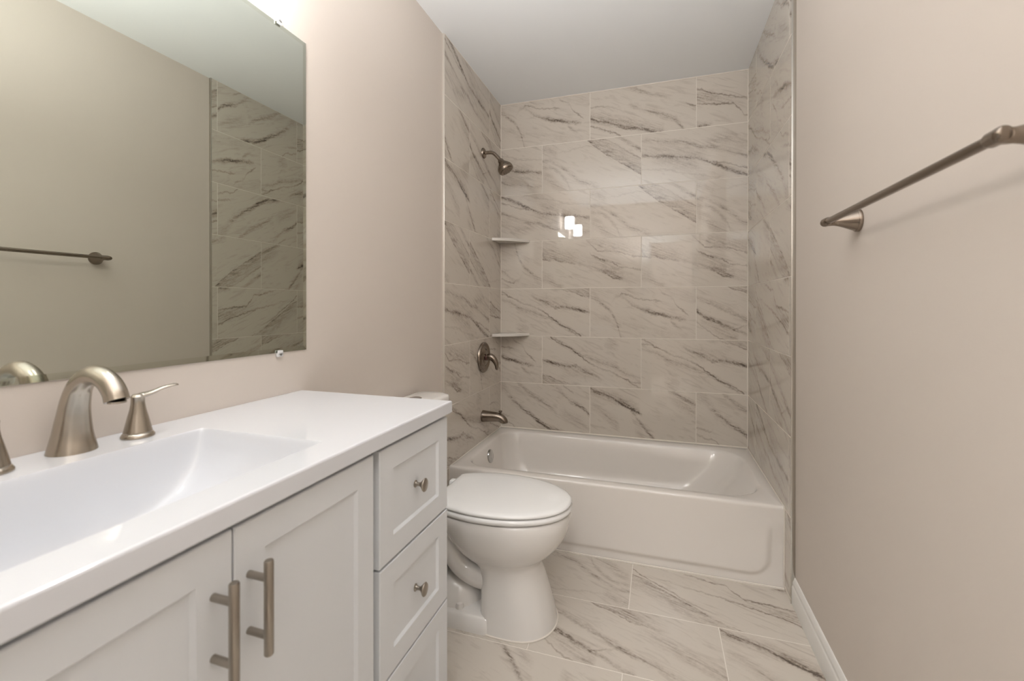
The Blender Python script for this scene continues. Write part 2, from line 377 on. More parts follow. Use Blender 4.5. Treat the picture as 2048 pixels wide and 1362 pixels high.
def tiled(name, origin, ax, ay, tiles, slab, joint=0.0026, depth=0.0012, parent=None):
    """tiles: (a0,a1,b0,b1, face, rot, A0, B0): extent in the plane, face number, rotated?, start of the
    whole (uncut) tile. ax, ay are unit vectors; normal = ax x ay points into the room."""
    bm = bmesh.new(); ax = Vector(ax); ay = Vector(ay); nn = ax.cross(ay); O = Vector(origin)
    uvl = bm.loops.layers.uv.new('face')
    for a0, a1, b0, b1, face, rot, A0, B0 in tiles:
        j = joint / 2
        def P(a, c, h): return O + ax * a + ay * c + nn * h
        top = [(a0 + j, b0 + j), (a1 - j, b0 + j), (a1 - j, b1 - j), (a0 + j, b1 - j)]
        e = 0.0008
        inn = [(a0 + j + e, b0 + j + e), (a1 - j - e, b0 + j + e), (a1 - j - e, b1 - j - e), (a0 + j + e, b1 - j - e)]
        vo = [bm.verts.new(P(a, c, -depth)) for a, c in top]
        vt = [bm.verts.new(P(a, c, 0)) for a, c in inn]
        # a hair of individual tilt, as real tiles have, so each reflects a little differently
        fs = [bm.faces.new(vt)] + [bm.faces.new((vo[i], vo[(i + 1) % 4], vt[(i + 1) % 4], vt[i])) for i in range(4)]
        for f in fs:
            f.material_index = SLOT[face]
            for l in f.loops:
                p = l.vert.co - O
                u = (p.dot(ax) - A0) / TH; v = 1 - (p.dot(ay) - B0) / TH
                if rot: u, v = 2 - u, 1 - v
                l[uvl].uv = (u, v)
    # grout bed and slab behind
    a0, a1, b0, b1, th = slab
    def P(a, c, h): return O + ax * a + ay * c + nn * h
    c8 = [P(a, c, h) for h in (-depth * .55, -th) for a, c in ((a0, b0), (a1, b0), (a1, b1), (a0, b1))]
    vs = [bm.verts.new(p) for p in c8]
    for q in ((0, 1, 2, 3), (7, 6, 5, 4), (0, 4, 5, 1), (1, 5, 6, 2), (2, 6, 7, 3), (3, 7, 4, 0)):
        f = bm.faces.new([vs[i] for i in q]); f.material_index = 0
    bm.normal_update()
    me = bpy.data.meshes.new(name); bm.to_mesh(me); bm.free()
    for m in (FLOOR_MATS if name == 'floor' else TILE_MATS): me.materials.append(m)
    o = bpy.data.objects.new(name, me); COL.objects.link(o)
    tag(o, kind='structure'); return o

def rows(a_lo, a_hi, joints_by_row, z_lo, faces, ztop=CEIL):
    """horizontal courses; row 1 is the lowest full course starting at .3215"""
    out = []
    for r in range(0, 8):
        z0 = 0.3215 + TH * (r - 1); z1 = z0 + TH
        B0 = z0
        lo, hi = max(z0, z_lo), min(z1, ztop)
        if hi - lo < .01: continue
        js = joints_by_row[r % 2]
        k = math.floor((a_lo - js) / (2 * TH))
        i = 0
        a = js + k * 2 * TH
        while a < a_hi - 1e-6:
            s, e = max(a, a_lo), min(a + 2 * TH, a_hi)
            if e - s > .008:
                fl = faces.get((r, i), (random.choice(list(D)), random.random() < .4))
                out.append((s, e, lo, hi, fl[0], fl[1], a, B0)); i += 1
            a += 2 * TH
    return out

# ------------------------------------------------------------------ the shell
JA = 0.281
back_faces = {(7, 0): (1, False), (7, 1): (5, False), (7, 2): (6, False),
              (6, 0): (4, True), (6, 1): (3, False), (6, 2): (4, False),
              (5, 0): (4, True), (5, 1): (3, False), (5, 2): (3, False),
              (4, 0): (1, True), (4, 1): (7, False), (4, 2): (7, False),
              (3, 0): (2, False), (3, 1): (1, False), (3, 2): (8, False),
              (2, 0): (1, False), (2, 1): (2, True), (2, 2): (2, False),
              (1, 0): (9, False), (1, 1): (10, False), (1, 2): (9, False)}
# odd rows joint .5875, even rows joint .281
tb = rows(0.0, W, {1: JA + TH, 0: JA}, 0.05, back_faces)
tiled('wall_back', (0, 0, 0), (1, 0, 0), (0, 0, 1), tb, (-.15, W + .15, 0.0, CEIL + .1, .06))
# left alcove wall: runs from the camera side (a = -y reversed): a measured along +y
left_faces = {(7, 0): (4, True), (7, 1): (8, False), (6, 0): (10, False), (6, 1): (8, False), (5, 0): (10, False), (5, 1): (2, False),
              (4, 0): (3, False), (4, 1): (3, True), (3, 0): (4, False), (3, 1): (6, False), (2, 0): (7, False), (2, 1): (1, False),
              (1, 0): (2, True), (1, 1): (5, False), (0, 0): (7, True), (0, 1): (7, True)}
tl = rows(EL, 0.0, {1: -.21, 0: -.5165}, 0.0, left_faces)
tiled('wall_alcove_left', (0, 0, 0), (0, 1, 0), (0, 0, 1), tl, (EL, 0.06, 0, CEIL + .1, .06))
# right alcove wall: a runs towards the camera (a = -y)
right_faces = {(7, 0): (6, True), (7, 1): (9, False), (6, 0): (2, True), (6, 1): (1, True), (5, 0): (7, False), (5, 1): (9, True),
               (4, 0): (10, False), (4, 1): (3, True), (3, 0): (7, False), (3, 1): (6, True), (2, 0): (2, False), (2, 1): (8, False),
               (1, 0): (9, False), (1, 1): (4, True), (0, 0): (3, False), (0, 1): (3, False)}
tr = rows(0.0, -ER, {1: .21, 0: .5165}, 0.0, right_faces)
tiled('wall_alcove_right', (W, 0, 0), (0, -1, 0), (0, 0, 1), tr, (-.06, -ER, 0, CEIL + .1, .06))
# floor: a = x, b measured along +y (v runs towards the camera)
ft = []
floor_faces = {(0, 1): (3, True), (0, 2): (6, True), (1, 1): (8, False), (1, 2): (10, False), (2, 1): (10, True), (2, 2): (4, False)}
for r in range(0, 9):
    y1 = -0.777 - TH * r; y0 = y1 - TH
    js = 0.8865 if r % 2 == 0 else 0.8865 + TH
    a = js - 4 * TH; i = 0
    while a < PR:
        s, e = max(a, PL), min(a + 2 * TH, PR)
        if e - s > .01:
            k = floor_faces.get((r, i), (random.choice(list(D)), random.random() < .5))
            ft.append((s, e, max(y0, REAR), y1, k[0], k[1], a, y0)); i += 1
        a += 2 * TH
tiled('floor', (0, 0, 0), (1, 0, 0), (0, 1, 0), ft, (-.15, PR + .15, REAR - 1.6, .15, .08))

def struct(name, mb, m, **k):
    o = mb.build(name, m, **k); tag(o, kind='structure'); return o
struct('wall_left', MB().box((PL - .1, REAR - .1, 0), (PL, EL, CEIL + .1)), M['paint'], smooth=False)
struct('wall_right', MB().box((PR, REAR - .1, 0), (PR + .1, ER, CEIL + .1)), M['paint'], smooth=False)
struct('ceiling', MB().box((-.3, REAR - 1.6, CEIL), (PR + .3, .1, CEIL + .08)), M['ceiling'], smooth=False)
# rear wall with the doorway the camera looks away from
DX0, DX1, DH = 0.885, 1.405, 1.95
rw = MB(); rw.box((PL, REAR - .1, 0), (DX0, REAR, CEIL)); rw.box((DX1, REAR - .1, 0), (PR, REAR, CEIL)); rw.box((DX0, REAR - .1, DH), (DX1, REAR, CEIL))
struct('wall_rear', rw, M['paint'], smooth=False)
cs = MB()
for x0, x1 in ((DX0 - .09, DX0), (DX1, DX1 + .075)):
    cs.box((x0, REAR, 0), (x1, REAR + .018, DH + .0005), .004)
cs.box((DX0 - .09, REAR, DH), (DX1 + .075, REAR + .018, DH + .09), .004)
cs.box((DX0, REAR - .1, 0), (DX0 + .015, REAR, DH)); cs.box((DX1 - .015, REAR - .1, 0), (DX1, REAR, DH)); cs.box((DX0, REAR - .1, DH - .015), (DX1, REAR, DH))
struct('door_1', cs, M['white_trim'])
hw = MB(); hw.box((-.2, REAR - 1.6, 0), (PR + .2, REAR - 1.5, CEIL)); hw.box((-.3, REAR - 1.6, 0), (-.2, REAR - .1, CEIL)); hw.box((PR + .2, REAR - 1.6, 0), (PR + .3, REAR - .1, CEIL))
struct('wall_hall', hw, M['hall'], smooth=False)

# metal edge profiles where tile meets paint
struct('trim_1', MB().box((PL, EL - .0035, 0), (.0015, EL - .0002, CEIL), .0008), M['alu_light'])
struct('trim_2', MB().box((W - .0015, ER - .0035, 0), (PR, ER - .0002, CEIL), .0008), M['alu'])
# caulk beads
ck = MB()
ck.tube([(0.001, -.001, .33), (0.001, -.001, CEIL)], .0028, 8); ck.tube([(W - .001, -.001, .33), (W - .001, -.001, CEIL)], .0028, 8)
ck.tube([(0, -.001, CEIL - .001), (W, -.001, CEIL - .001)], .0022, 8)
ck.tube([(0.0, -.002, CEIL - .001), (0, EL, CEIL - .001)], .0015, 8)
struct('trim_3', ck, M['caulk'])

# baseboards
def board(name, x, y0, y1, sgn):
    prof = [(0, 0), (.012, 0), (.012, .066), (.0105, .070), (.0085, .073), (.0095, .079), (.0085, .086), (.0055, .092), (.0045, .098), (.002, .101), (0, .101)]
    mb = MB(); mb.loft([[Vector((x + sgn * a, y, z)) for a, z in prof] for y in (y0, y1)])
    return struct(name, mb, M['white_trim'], angle=50)
board('baseboard_right', PR, ER - .0036, REAR, -1)
board('baseboard_left', PL, EL - .0036, -1.734, 1)

# ------------------------------------------------------------------ bathtub
TW, TY, TZ = W, -0.777, 0.330
def rrect(x0, x1, y0, y1, r, z, n=10):
    """rounded rectangle; r = corner radii (x0y0, x1y0, x1y1, x0y1)"""
    if not hasattr(r, '__len__'): r = (r,) * 4
    P = []
    for (cx, cy, a0), rr in zip(((x0, y0, PI), (x1, y0, 1.5 * PI), (x1, y1, 0), (x0, y1, .5 * PI)), r):
        ox = cx + rr if cx == x0 else cx - rr; oy = cy + rr if cy == y0 else cy - rr
        for k in range(n + 1):
            a = a0 + (PI / 2) * k / n
            P.append(Vector((ox + rr * math.cos(a), oy + rr * math.sin(a), z)))
    return P
tub = MB()
g = .0015
outer = rrect(g, TW - g, TY, -g, .004, TZ)
L_ = [
    [Vector((p.x, max(p.y, TY + .012), 0.002)) for p in outer],
    [Vector((p.x, max(p.y, TY + .012), TZ - .03)) for p in outer],
    [Vector((p.x, max(p.y, TY + .002), TZ - .012)) for p in outer],
    [Vector((p.x, max(p.y, TY + .006), TZ - .003)) for p in outer],
    rrect(g + .004, TW - g - .004, TY + .014, -g - .004, .004, TZ),
    rrect(.050, 1.425, TY + .052, -.068, (.11, .17, .17, .11), TZ),
    rrect(.056, 1.418, TY + .058, -.074, (.11, .17, .17, .11), TZ - .003),
    rrect(.061, 1.410, TY + .064, -.080, (.11, .17, .17, .11), TZ - .012),
    rrect(.072, 1.370, TY + .075, -.092, (.11, .17, .17, .11), TZ - .09),
    rrect(.090, 1.300, TY + .088, -.105, (.12, .18, .18, .12), TZ - .18),
    rrect(.115, 1.235, TY + .105, -.122, (.12, .18, .18, .12), .085),
    rrect(.150, 1.190, TY + .140, -.155, (.11, .15, .15, .11), .062),
    rrect(.25, 1.10, TY + .22, -.23, (.08, .1, .1, .08), .058),
]
tub.loft(L_, True, True)
# apron: a gently raised panel with rounded lower corners
nx, nz = 180, 60
def apron_y(x, z):
    x0, x1, z0, r = .055, 1.415, .042, .075
    qx = abs(x - (x0 + x1) / 2) - (x1 - x0) / 2 + r; qz = -(z - z0) + r
    d = math.hypot(max(qx, 0), max(qz, 0)) + min(max(qx, qz), 0) - r
    side = sstep(.5 - d / .022)
    topfade = sstep((z - .02) / .03)
    return TY + .010 * (1 - side) * (1 - sstep((z - .16) / .11))
grid = []
for j in range(nz + 1):
    z = .002 + (TZ - .014) * j / nz
    grid.append([tub.bm.verts.new((g + (TW - 2 * g) * i / nx, apron_y(g + (TW - 2 * g) * i / nx, z), z)) for i in range(nx + 1)])
# round over from the apron to the rim
for dy, z in ((.001, TZ - .007), (.004, TZ - .0022), (.009, TZ + .0004), (.016, TZ + .0008)):
    grid.append([tub.bm.verts.new((g + (TW - 2 * g) * i / nx, TY + dy, z)) for i in range(nx + 1)])
for a, b in zip(grid[:-1], grid[1:]):
    for i in range(nx): tub.bm.faces.new((a[i], a[i + 1], b[i + 1], b[i]))
bt = tub.build('bathtub', M['tub'], angle=50)
tag(bt, 'almond white built-in bathtub with raised apron panel between the tiled walls', 'bathtub')
ov = MB(); ov.lathe([(0, .012), (.012, .012), (.030, .0105), (.037, .007), (.0385, .002), (.0385, -.004), (0, -.004)], (.069, -.385, .262), (1, 0, .12), 36)
ov.lathe([(0, .016), (.004, .0155), (.006, .011), (0, .01)], (.069, -.385, .249), (1, 0, .12), 12)
o = ov.build('overflow_plate', M['chrome'], bt); tag(o, 'round chrome overflow plate')
o = MB().lathe([(0, .006), (.02, .006), (.034, .004), (.036, 0), (0, 0)], (.27, -.39, .058), (0, 0, 1), 28).build('drain', M['chrome'], bt)
cb = MB()
cb.tube([(.002, -.004, TZ + .001), (TW - .002, -.004, TZ + .001)], .0052, 8)
cb.tube([(.002, -.003, TZ + .001), (.002, TY, TZ - .002), (.002, TY - .001, .003)], .0032, 8)
cb.tube([(TW - .002, -.003, TZ + .001), (TW - .002, TY, TZ - .002), (TW - .002, TY + .006, .003)], .0032, 8)
cb.tube([(.002, TY + .004, .002), (TW - .002, TY + .004, .002)], .0042, 8)
struct('trim_4', cb, M['caulk'])

# ------------------------------------------------------------------ corner shelves
def shelf(z, label):
    mb = MB()
    pts = [(0.0008, -0.0008), (0.0008, -.168)]
    a, c = Vector((.0008, -.168)), Vector((.197, -.0008))
    mid = Vector((.128, -.132))
    for k in range(1, 15):
        t = k / 15; p = a * (1 - t) ** 2 + mid * 2 * t * (1 - t) + c * t * t; pts.append((p.x, p.y))
    pts.append((.197, -.0008))
    h = .0088
    cen = Vector((.06, -.05))
    def ins(s): return [Vector((cen.x + (x - cen.x) * s, cen.y + (y - cen.y) * s)) for x, y in pts]
    loops = []
    for s, dz in ((.985, -h), (1.0, -h + .0015), (1.0, h - .0015), (.985, h)):
        loops.append([Vector((max(p.x, .0008), min(p.y, -.0008), z + dz)) for p in ins(s)])
    mb.loft(loops)
    o = mb.build('corner_shelf', M['shelf'], angle=22)
    tag(o, label, 'shelf', 'corner shelves in the tiled alcove'); return o
shelf(1.5475, 'upper white ceramic corner shelf, nearer the shower head')
shelf(0.9440, 'lower white ceramic corner shelf, level just above the shower valve')

# ------------------------------------------------------------------ shower fittings
sh = empty('shower', (0.0, -.315, 2.037), 'dark brushed nickel shower head on a bent arm, high on the tiled wall', 'shower head')
y = -.315
MB().lathe([(.031, 0), (.031, .003), (.028, .009), (.019, .013), (.010, .015), (0, .015)], (0.0005, y, 2.037), (1, 0, 0), 32).build('flange', M['bronze'], sh)
MB().tube(bez([(.008, y, 2.037), (.04, y, 2.037), (.062, y, 2.032), (.082, y, 2.015), (.098, y, 1.997), (.114, y, 1.978)], 8), .0105, 18).build('shower_arm', M['bronze'], sh)
hd = Vector((.52, 0, -.85)).normalized()
hb = MB().lathe([(0, -.002), (.014, 0), (.018, .006), (.018, .014), (.022, .022), (.033, .035), (.042, .048), (.0455, .057), (.0455, .060), (.0435, .062), (.0462, .064), (.0462, .074), (.043, .079), (0, .079)], (.106, y, 1.987), hd, 40).build('head_body', M['bronze'], sh)
fc = MB(); fo = Vector((.106, y, 1.987)) + hd * .0791
fc.lathe([(.038, 0), (.038, .002), (.034, .003), (0, .003)], fo, hd, 32)
q = Vector((0, 0, 1)).rotation_difference(hd)
for rr, n_ in ((.011, 6), (.021, 12), (.030, 18)):
    for k in range(n_):
        a = 2 * PI * k / n_
        fc.lathe([(.0016, 0), (.0013, .0022), (0, .0024)], fo + q @ Vector((rr * math.cos(a), rr * math.sin(a), .003)), hd, 8)
fc.build('spray_face', M['bronze'], sh)
MB().tube([fo + q @ Vector((.0, .043, -.008)), fo + q @ Vector((.0, .057, -.006))], .0028, 10).build('spray_lever', M['chrome'], sh)

vl = empty('shower_valve', (0, -.320, .823), 'dark brushed nickel round shower valve trim with curved lever, below the lower shelf', 'shower valve')
vy, vz = -.320, .823
MB().lathe([(.088, 0), (.0905, .003), (.090, .009), (.086, .014), (.080, .0155), (.074, .013), (.068, .0095), (.055, .009), (.050, .012), (.044, .018), (.034, .021), (0, .022)], (.0005, vy, vz), (1, 0, 0), 48).build('escutcheon', M['bronze'], vl)
MB().lathe([(.0185, 0), (.018, .013), (.016, .015), (0, .015)], (.021, vy, vz), (1, 0, 0), 28).build('collar', M['red'], vl)
lv = MB()
lv.tube(bez([(.030, vy, vz + .002), (.048, vy, vz + .004), (.064, vy, vz - .004), (.078, vy, vz - .022), (.086, vy, vz - .045), (.087, vy, vz - .064), (.086, vy, vz - .071)], 8),
        [interp([(0, .0195), (.2, .0205), (.45, .017), (.7, .011), (.92, .0075), (1, .004)], k / 48) for k in range(49)], 20)
lv.build('lever', M['bronze'], vl)

sp = empty('tub_spout', (0, -.325, .475), 'dark brushed nickel tub spout with a diverter knob, just above the tub', 'tub spout')
sy_, sz_ = -.325, .475
s_ = MB()
path = bez([(.0005, sy_, sz_), (.012, sy_, sz_), (.05, sy_, sz_ + .001), (.085, sy_, sz_ + .001), (.108, sy_, sz_ - .002), (.126, sy_, sz_ - .012), (.136, sy_, sz_ - .024), (.137, sy_, sz_ - .031)], 7)
n_ = len(path)
s_.tube(path, [interp([(0, .0345), (.12, .0345), (.35, .029), (.6, .0245), (.8, .0225), (.93, .0200), (1, .0185)], k / (n_ - 1)) for k in range(n_)], 26)
s_.build('spout_body', M['bronze'], sp)
MB().lathe([(.0052, 0), (.0052, .016), (.010, .019), (.0108, .025), (.008, .028), (0, .028)], (.112, sy_, sz_ + .012), (0, 0, 1), 18).build('diverter_knob', M['bronze'], sp)

# ------------------------------------------------------------------ toilet
TC = -1.24
tz_ = empty('toilet', (0.25, TC, 0), 'white two-piece toilet with closed lid between vanity and bathtub', 'toilet')
def egg(x0, x1, hw, z, k=.44, pb=.62, pf=.95, n=56, yc=TC):
    xc = x0 + (x1 - x0) * k; P = []
    for i in range(n):
        t = 2 * PI * i / n; c, s = math.cos(t), math.sin(t)
        if c >= 0: x = xc + (x1 - xc) * abs(c) ** pf; y_ = hw * math.copysign(abs(s) ** .95, s)
        else: x = xc - (xc - x0) * abs(c) ** pb; y_ = hw * math.copysign(abs(s) ** pb, s)
        P.append(Vector((x, yc + y_, z)))
    return P
bowl = MB()
bowl.loft([egg(.385, .648, .135, .0, .45, .45, .9), egg(.385, .646, .134, .012, .45, .45, .9), egg(.388, .634, .128, .06, .45, .45, .9),
           egg(.388, .618, .119, .12, .45, .45, .92), egg(.385, .600, .111, .175, .45, .5, .95), egg(.375, .590, .108, .205, .45, .5, .95),
           egg(.345, .592, .113, .222, .45, .6, .95), egg(.315, .612, .128, .238, .45, .7, .95), egg(.290, .640, .147, .262, .45, .7, .95),
           egg(.270, .665, .162, .292, .45, .7, .95), egg(.250, .684, .172, .325, .45, .68, .95), egg(.230, .694, .178, .360, .45, .66, .95),
           egg(.215, .697, .180, .388, .45, .64, .95), egg(.215, .693, .177, .398, .45, .64, .95), egg(.225, .683, .167, .400, .45, .64, .95)])
# deck below the tank
dk = [rrect(.03, .34, TC - .11 * s, TC + .11 * s, .04, z) for s, z in ((.62, .23), (.8, .28), (1.0, .33), (1.02, .375), (.98, .385))]
bowl.loft(dk)
cr_ = MB(); cr_.loft([egg(.383, .651, .138, .0006, .45, .45, .9), egg(.383, .651, .138, .003, .45, .45, .9), egg(.388, .645, .132, .006, .45, .45, .9)]); cr_.build('caulk_ring', M['caulk'], tz_)
# rear foot with the trapway
bowl.loft([rrect(.06, .46, TC - .137, TC + .137, .05, 0), rrect(.06, .46, TC - .137, TC + .137, .05, .012), rrect(.065, .46, TC - .131, TC + .131, .05, .045), rrect(.075, .46, TC - .12, TC + .12, .05, .053), rrect(.10, .46, TC - .07, TC + .07, .04, .06)])
for sgn in (-1, 1):
    yy = TC + sgn * .062
    pth = bez([(.43, yy, .150), (.36, yy, .158), (.305, yy, .185), (.265, yy, .235), (.235, yy, .27), (.19, yy, .265), (.155, yy, .22), (.15, yy, .15), (.16, yy, .03)], 7)
    bowl.tube(pth, [(.038, .040)] * len(pth), 20)
bowl.loft([egg(.17, .385, .115, .04, .5, .9, .9), egg(.175, .38, .112, .075, .5, .9, .9), egg(.19, .365, .100, .105, .5, .9, .9), egg(.215, .335, .078, .128, .5, .9, .9), egg(.25, .30, .035, .138, .5, .9, .9)])
bowl.build('bowl', M['china'], tz_, angle=60)
seat = MB()
def lidshape(d, z, x0=.222, x1=.702, hw=.186, n=72):
    P = []
    for k in range(n):
        t = 2 * PI * k / n; c, q_ = math.cos(t), math.sin(t)
        xc = .425
        x = xc + ((x1 - xc) if c > 0 else .285) * c
        y_ = hw * math.copysign(abs(q_) ** .93, q_)
        r = 1 - d / hw
        P.append(Vector((max(xc + (x - xc) * r, x0 + d * .6), TC + y_ * r, z)))
    return P
def seatloops(zs): return [lidshape(d, z) for d, z in zs]
seat.loft(seatloops([(.010, .4025), (.003, .405), (0, .411), (0, .416), (.003, .4215), (.007, .4235)]))
o = seat.build('seat', M['seat'], tz_, angle=60)
lid = MB()
lid.loft(seatloops([(.010, .4262), (.003, .4275), (.001, .431), (.002, .4355), (.007, .4395), (.02, .4425), (.06, .4450), (.12, .446)]))
lid.build('lid', M['seat'], tz_, angle=60)
for s in (-1, 1): MB().box((.196, TC + s * .075 - .016, .398), (.2215, TC + s * .075 + .016, .432), .006).build('hinge', M['seat'], tz_)
tk = MB()
def tloop(e, z): return rrect(.004, .148 + e, TC - .158 - e, TC + .158 + e, .05, z)
tk.loft([tloop(-.02, .386), tloop(-.012, .40), tloop(0, .50), tloop(.004, .722)])
tk.build('tank', M['china'], tz_, angle=60)
tl_ = MB(); tl_.loft([rrect(.002, .160, TC - .172, TC + .172, .055, .723), rrect(-.001, .164, TC - .176, TC + .176, .058, .729), rrect(-.001, .164, TC - .176, TC + .176, .058, .750), rrect(.002, .160, TC - .172, TC + .172, .055, .757), rrect(.02, .143, TC - .155, TC + .155, .045, .762)])
tl_.build('tank_lid', M['china'], tz_, angle=60)
MB().lathe([(.026, 0), (.026, .004), (.023, .006), (0, .006)], (.080, TC, .761), (0, 0, 1), 28).build('flush_button', M['chrome'], tz_)
for s in (-1, 1):
    MB().lathe([(.016, 0), (.016, .010), (.013, .019), (.007, .023), (0, .024)], (.318, TC + s * .100, .052), (0, 0, 1), 20).build('bolt_cap', M['china'], tz_)

# ------------------------------------------------------------------ vanity cabinet
VX, VY0, VY1 = .447, -1.745, -2.975
van = empty('vanity_cabinet', (.2, -2.36, 0), 'white shaker vanity cabinet with drawers and doors under the white countertop', 'vanity cabinet')
bd = MB()
bd.box((PL + .002, VY0 - .016, .10), (VX, VY0, .8475), .0008); bd.box((PL + .002, VY1, .10), (VX, VY1 + .016, .8475), .0008)
bd.box((PL + .002, VY1, .10), (VX, VY0, .118)); bd.box((PL + .002, VY1, .10), (PL + .010, VY0, .70))
bd.box((VX - .018, VY1, .10), (VX, VY0, .13)); bd.box((VX - .018, VY1, .800), (VX, VY0, .8475))
for q in (-2.050, -2.6705): bd.box((VX - .018, q - .022, .10), (VX, q + .022, .8475)); bd.box((PL + .01, q - .008, .118), (VX - .018, q + .008, .70))
bd.box((VX - .085, VY1 + .01, .0005), (VX - .067, VY0 - .001, .10)); bd.box((PL + .002, VY0 - .016, .0005), (VX - .067, VY0, .10)); bd.box((PL + .002, VY1, .0005), (VX - .067, VY1 + .016, .10))
bd.build('body', M['cabinet'], van)
def shaker(y0, y1, z0, z1, st=.048, rec=.006, x0=VX + .0008, x1=.4665):
    """door or drawer front: outer slab with a recessed field and a sloping inner edge"""
    mb = MB(); bm = mb.bm; b = .0015
    def ring(ya, yb, za, zb, x): return [bm.verts.new((x, p, q)) for p, q in ((ya, za), (yb, za), (yb, zb), (ya, zb))]
    R = [ring(y0, y1, z0, z1, x0), ring(y0, y1, z0, z1, x1 - b), ring(y0 + b, y1 - b, z0 + b, z1 - b, x1),
         ring(y0 + st, y1 - st, z0 + st, z1 - st, x1), ring(y0 + st + .0045, y1 - st - .0045, z0 + st + .0045, z1 - st - .0045, x1 - rec)]
    bm.faces.new(list(reversed(R[0])))
    for a, c in zip(R[:-1], R[1:]):
        for i in range(4): bm.faces.new((a[i], a[(i + 1) % 4], c[(i + 1) % 4], c[i]))
    bm.faces.new(R[-1]); return mb
XF = .4665
def knob(parent, y, z):
    x = XF - .006
    MB().lathe([(.0085, 0), (.0085, .0015), (.006, .003), (.0042, .008), (.0045, .013), (.010, .019), (.0145, .0225), (.0155, .0245), (.0145, .0262), (.009, .0275), (0, .028)], (x, y, z), (1, 0, 0), 28, sx=1.0, sy=.86).build('knob', M['pull'], parent)
drawers = [(.604, .839), (.368, .5985), (.125, .3625)]
for ya, yb, kn in ((-2.040, -1.741, -1.893), (-2.979, -2.680, -2.83)):
    for z0, z1 in drawers:
        d = shaker(ya, yb, z0, z1).build('drawer', M['cabinet'], van, smooth=False)
        knob(d, kn, (z0 + z1) / 2 - .001)
for ya, yb, hy in ((-2.3595, -2.0595, -2.3375), (-2.6610, -2.3620, -2.3885)):
    d = shaker(ya, yb, .125, .839).build('door', M['cabinet'], van, smooth=False)
    h = MB(); hx = XF + .034; zc = .7295
    h.tube([(hx, hy, zc - .0625), (hx, hy, zc - .061), (hx, hy, zc + .061), (hx, hy, zc + .0625)], [.0052, .0061, .0061, .0052], 24)
    for dz in (-.038, .038): h.tube([(XF - .0005, hy, zc + dz), (hx, hy, zc + dz)], .0048, 18)
    h.build('handle', M['pull'], d)

# countertop with moulded basin
CT, CB = .880, .8485
BX0, BX1, BY0, BY1 = .108, .408, -2.565, -2.130
ctop = MB(); bm = ctop.bm
CX0, CX1, CY0, CY1 = PL + .001, .4765, -2.985, -1.733
def ring2(x0, x1, y0, y1, z): return [bm.verts.new(p) for p in ((x0, y0, z), (x1, y0, z), (x1, y1, z), (x0, y1, z))]
e = .0035
R = [ring2(CX0, CX1 - .002, CY0 + .002, CY1 - .002, CB), ring2(CX0, CX1, CY0, CY1, CB + .002), ring2(CX0, CX1, CY0, CY1, CT - e), ring2(CX0, CX1 - e * .3, CY0 + e * .3, CY1 - e * .3, CT - e * .3), ring2(CX0, CX1 - e, CY0 + e, CY1 - e, CT)]
for a, c in zip(R[:-1], R[1:]):
    for i in range(4): bm.faces.new((a[i], a[(i + 1) % 4], c[(i + 1) % 4], c[i]))
hole = [bm.verts.new(p) for p in ((BX0, BY0, CT), (BX1, BY0, CT), (BX1, BY1, CT), (BX0, BY1, CT))]
for i in range(4): bm.faces.new((R[-1][i], R[-1][(i + 1) % 4], hole[(i + 1) % 4], hole[i]))
# underside ring
ub = ring2(BX0, BX1, BY0, BY1, CB)
for i in range(4): bm.faces.new((R[0][i], ub[i], ub[(i + 1) % 4], R[0][(i + 1) % 4]))
top_o = ctop.build('countertop', M['counter'], smooth=False)
tag(top_o, 'glossy white countertop with an integrated rectangular basin', 'countertop')
bs = MB()
def spaced(a, b, n):
    out = []
    for k in range(n + 1):
        t = k / n; t = .5 - .5 * math.cos(PI * t); t = t + (.5 - .5 * math.cos(PI * t) - t) * .6
        out.append(a + (b - a) * t)
    return out
ys = spaced(BY0, BY1, 64); xs = spaced(BX0, BX1, 44)
ptab = [(0, 0), (.0015, .003), (.005, .016), (.010, .036), (.019, .058), (.032, .079), (.050, .096), (.072, .110), (.10, .122), (.14, .130), (.25, .135)]
gtab = [(0, 0), (.0015, .03), (.003, .15), (.006, .50), (.010, .74), (.015, .87), (.022, .95), (.032, .99), (.045, 1)]
G = []
for y in ys:
    dpt = interp(ptab, min(y - BY0, BY1 - y))
    row = []
    for x in xs:
        gg = interp(gtab, min(x - BX0, BX1 - x))
        row.append(bs.bm.verts.new((x, y, CT - dpt * gg)))
    G.append(row)
for a, c in zip(G[:-1], G[1:]):
    for i in range(len(a) - 1): bs.bm.faces.new((a[i], a[i + 1], c[i + 1], c[i]))
bmesh.ops.recalc_face_normals(bs.bm, faces=bs.bm.faces)
bs.build('basin', M['counter'], top_o, angle=75)
MB().lathe([(0, .004), (.018, .004), (.024, .002), (.025, 0), (0, 0)], (.258, -2.347, .7492), (0, 0, 1), 28).build('drain', M['nickel'], top_o)

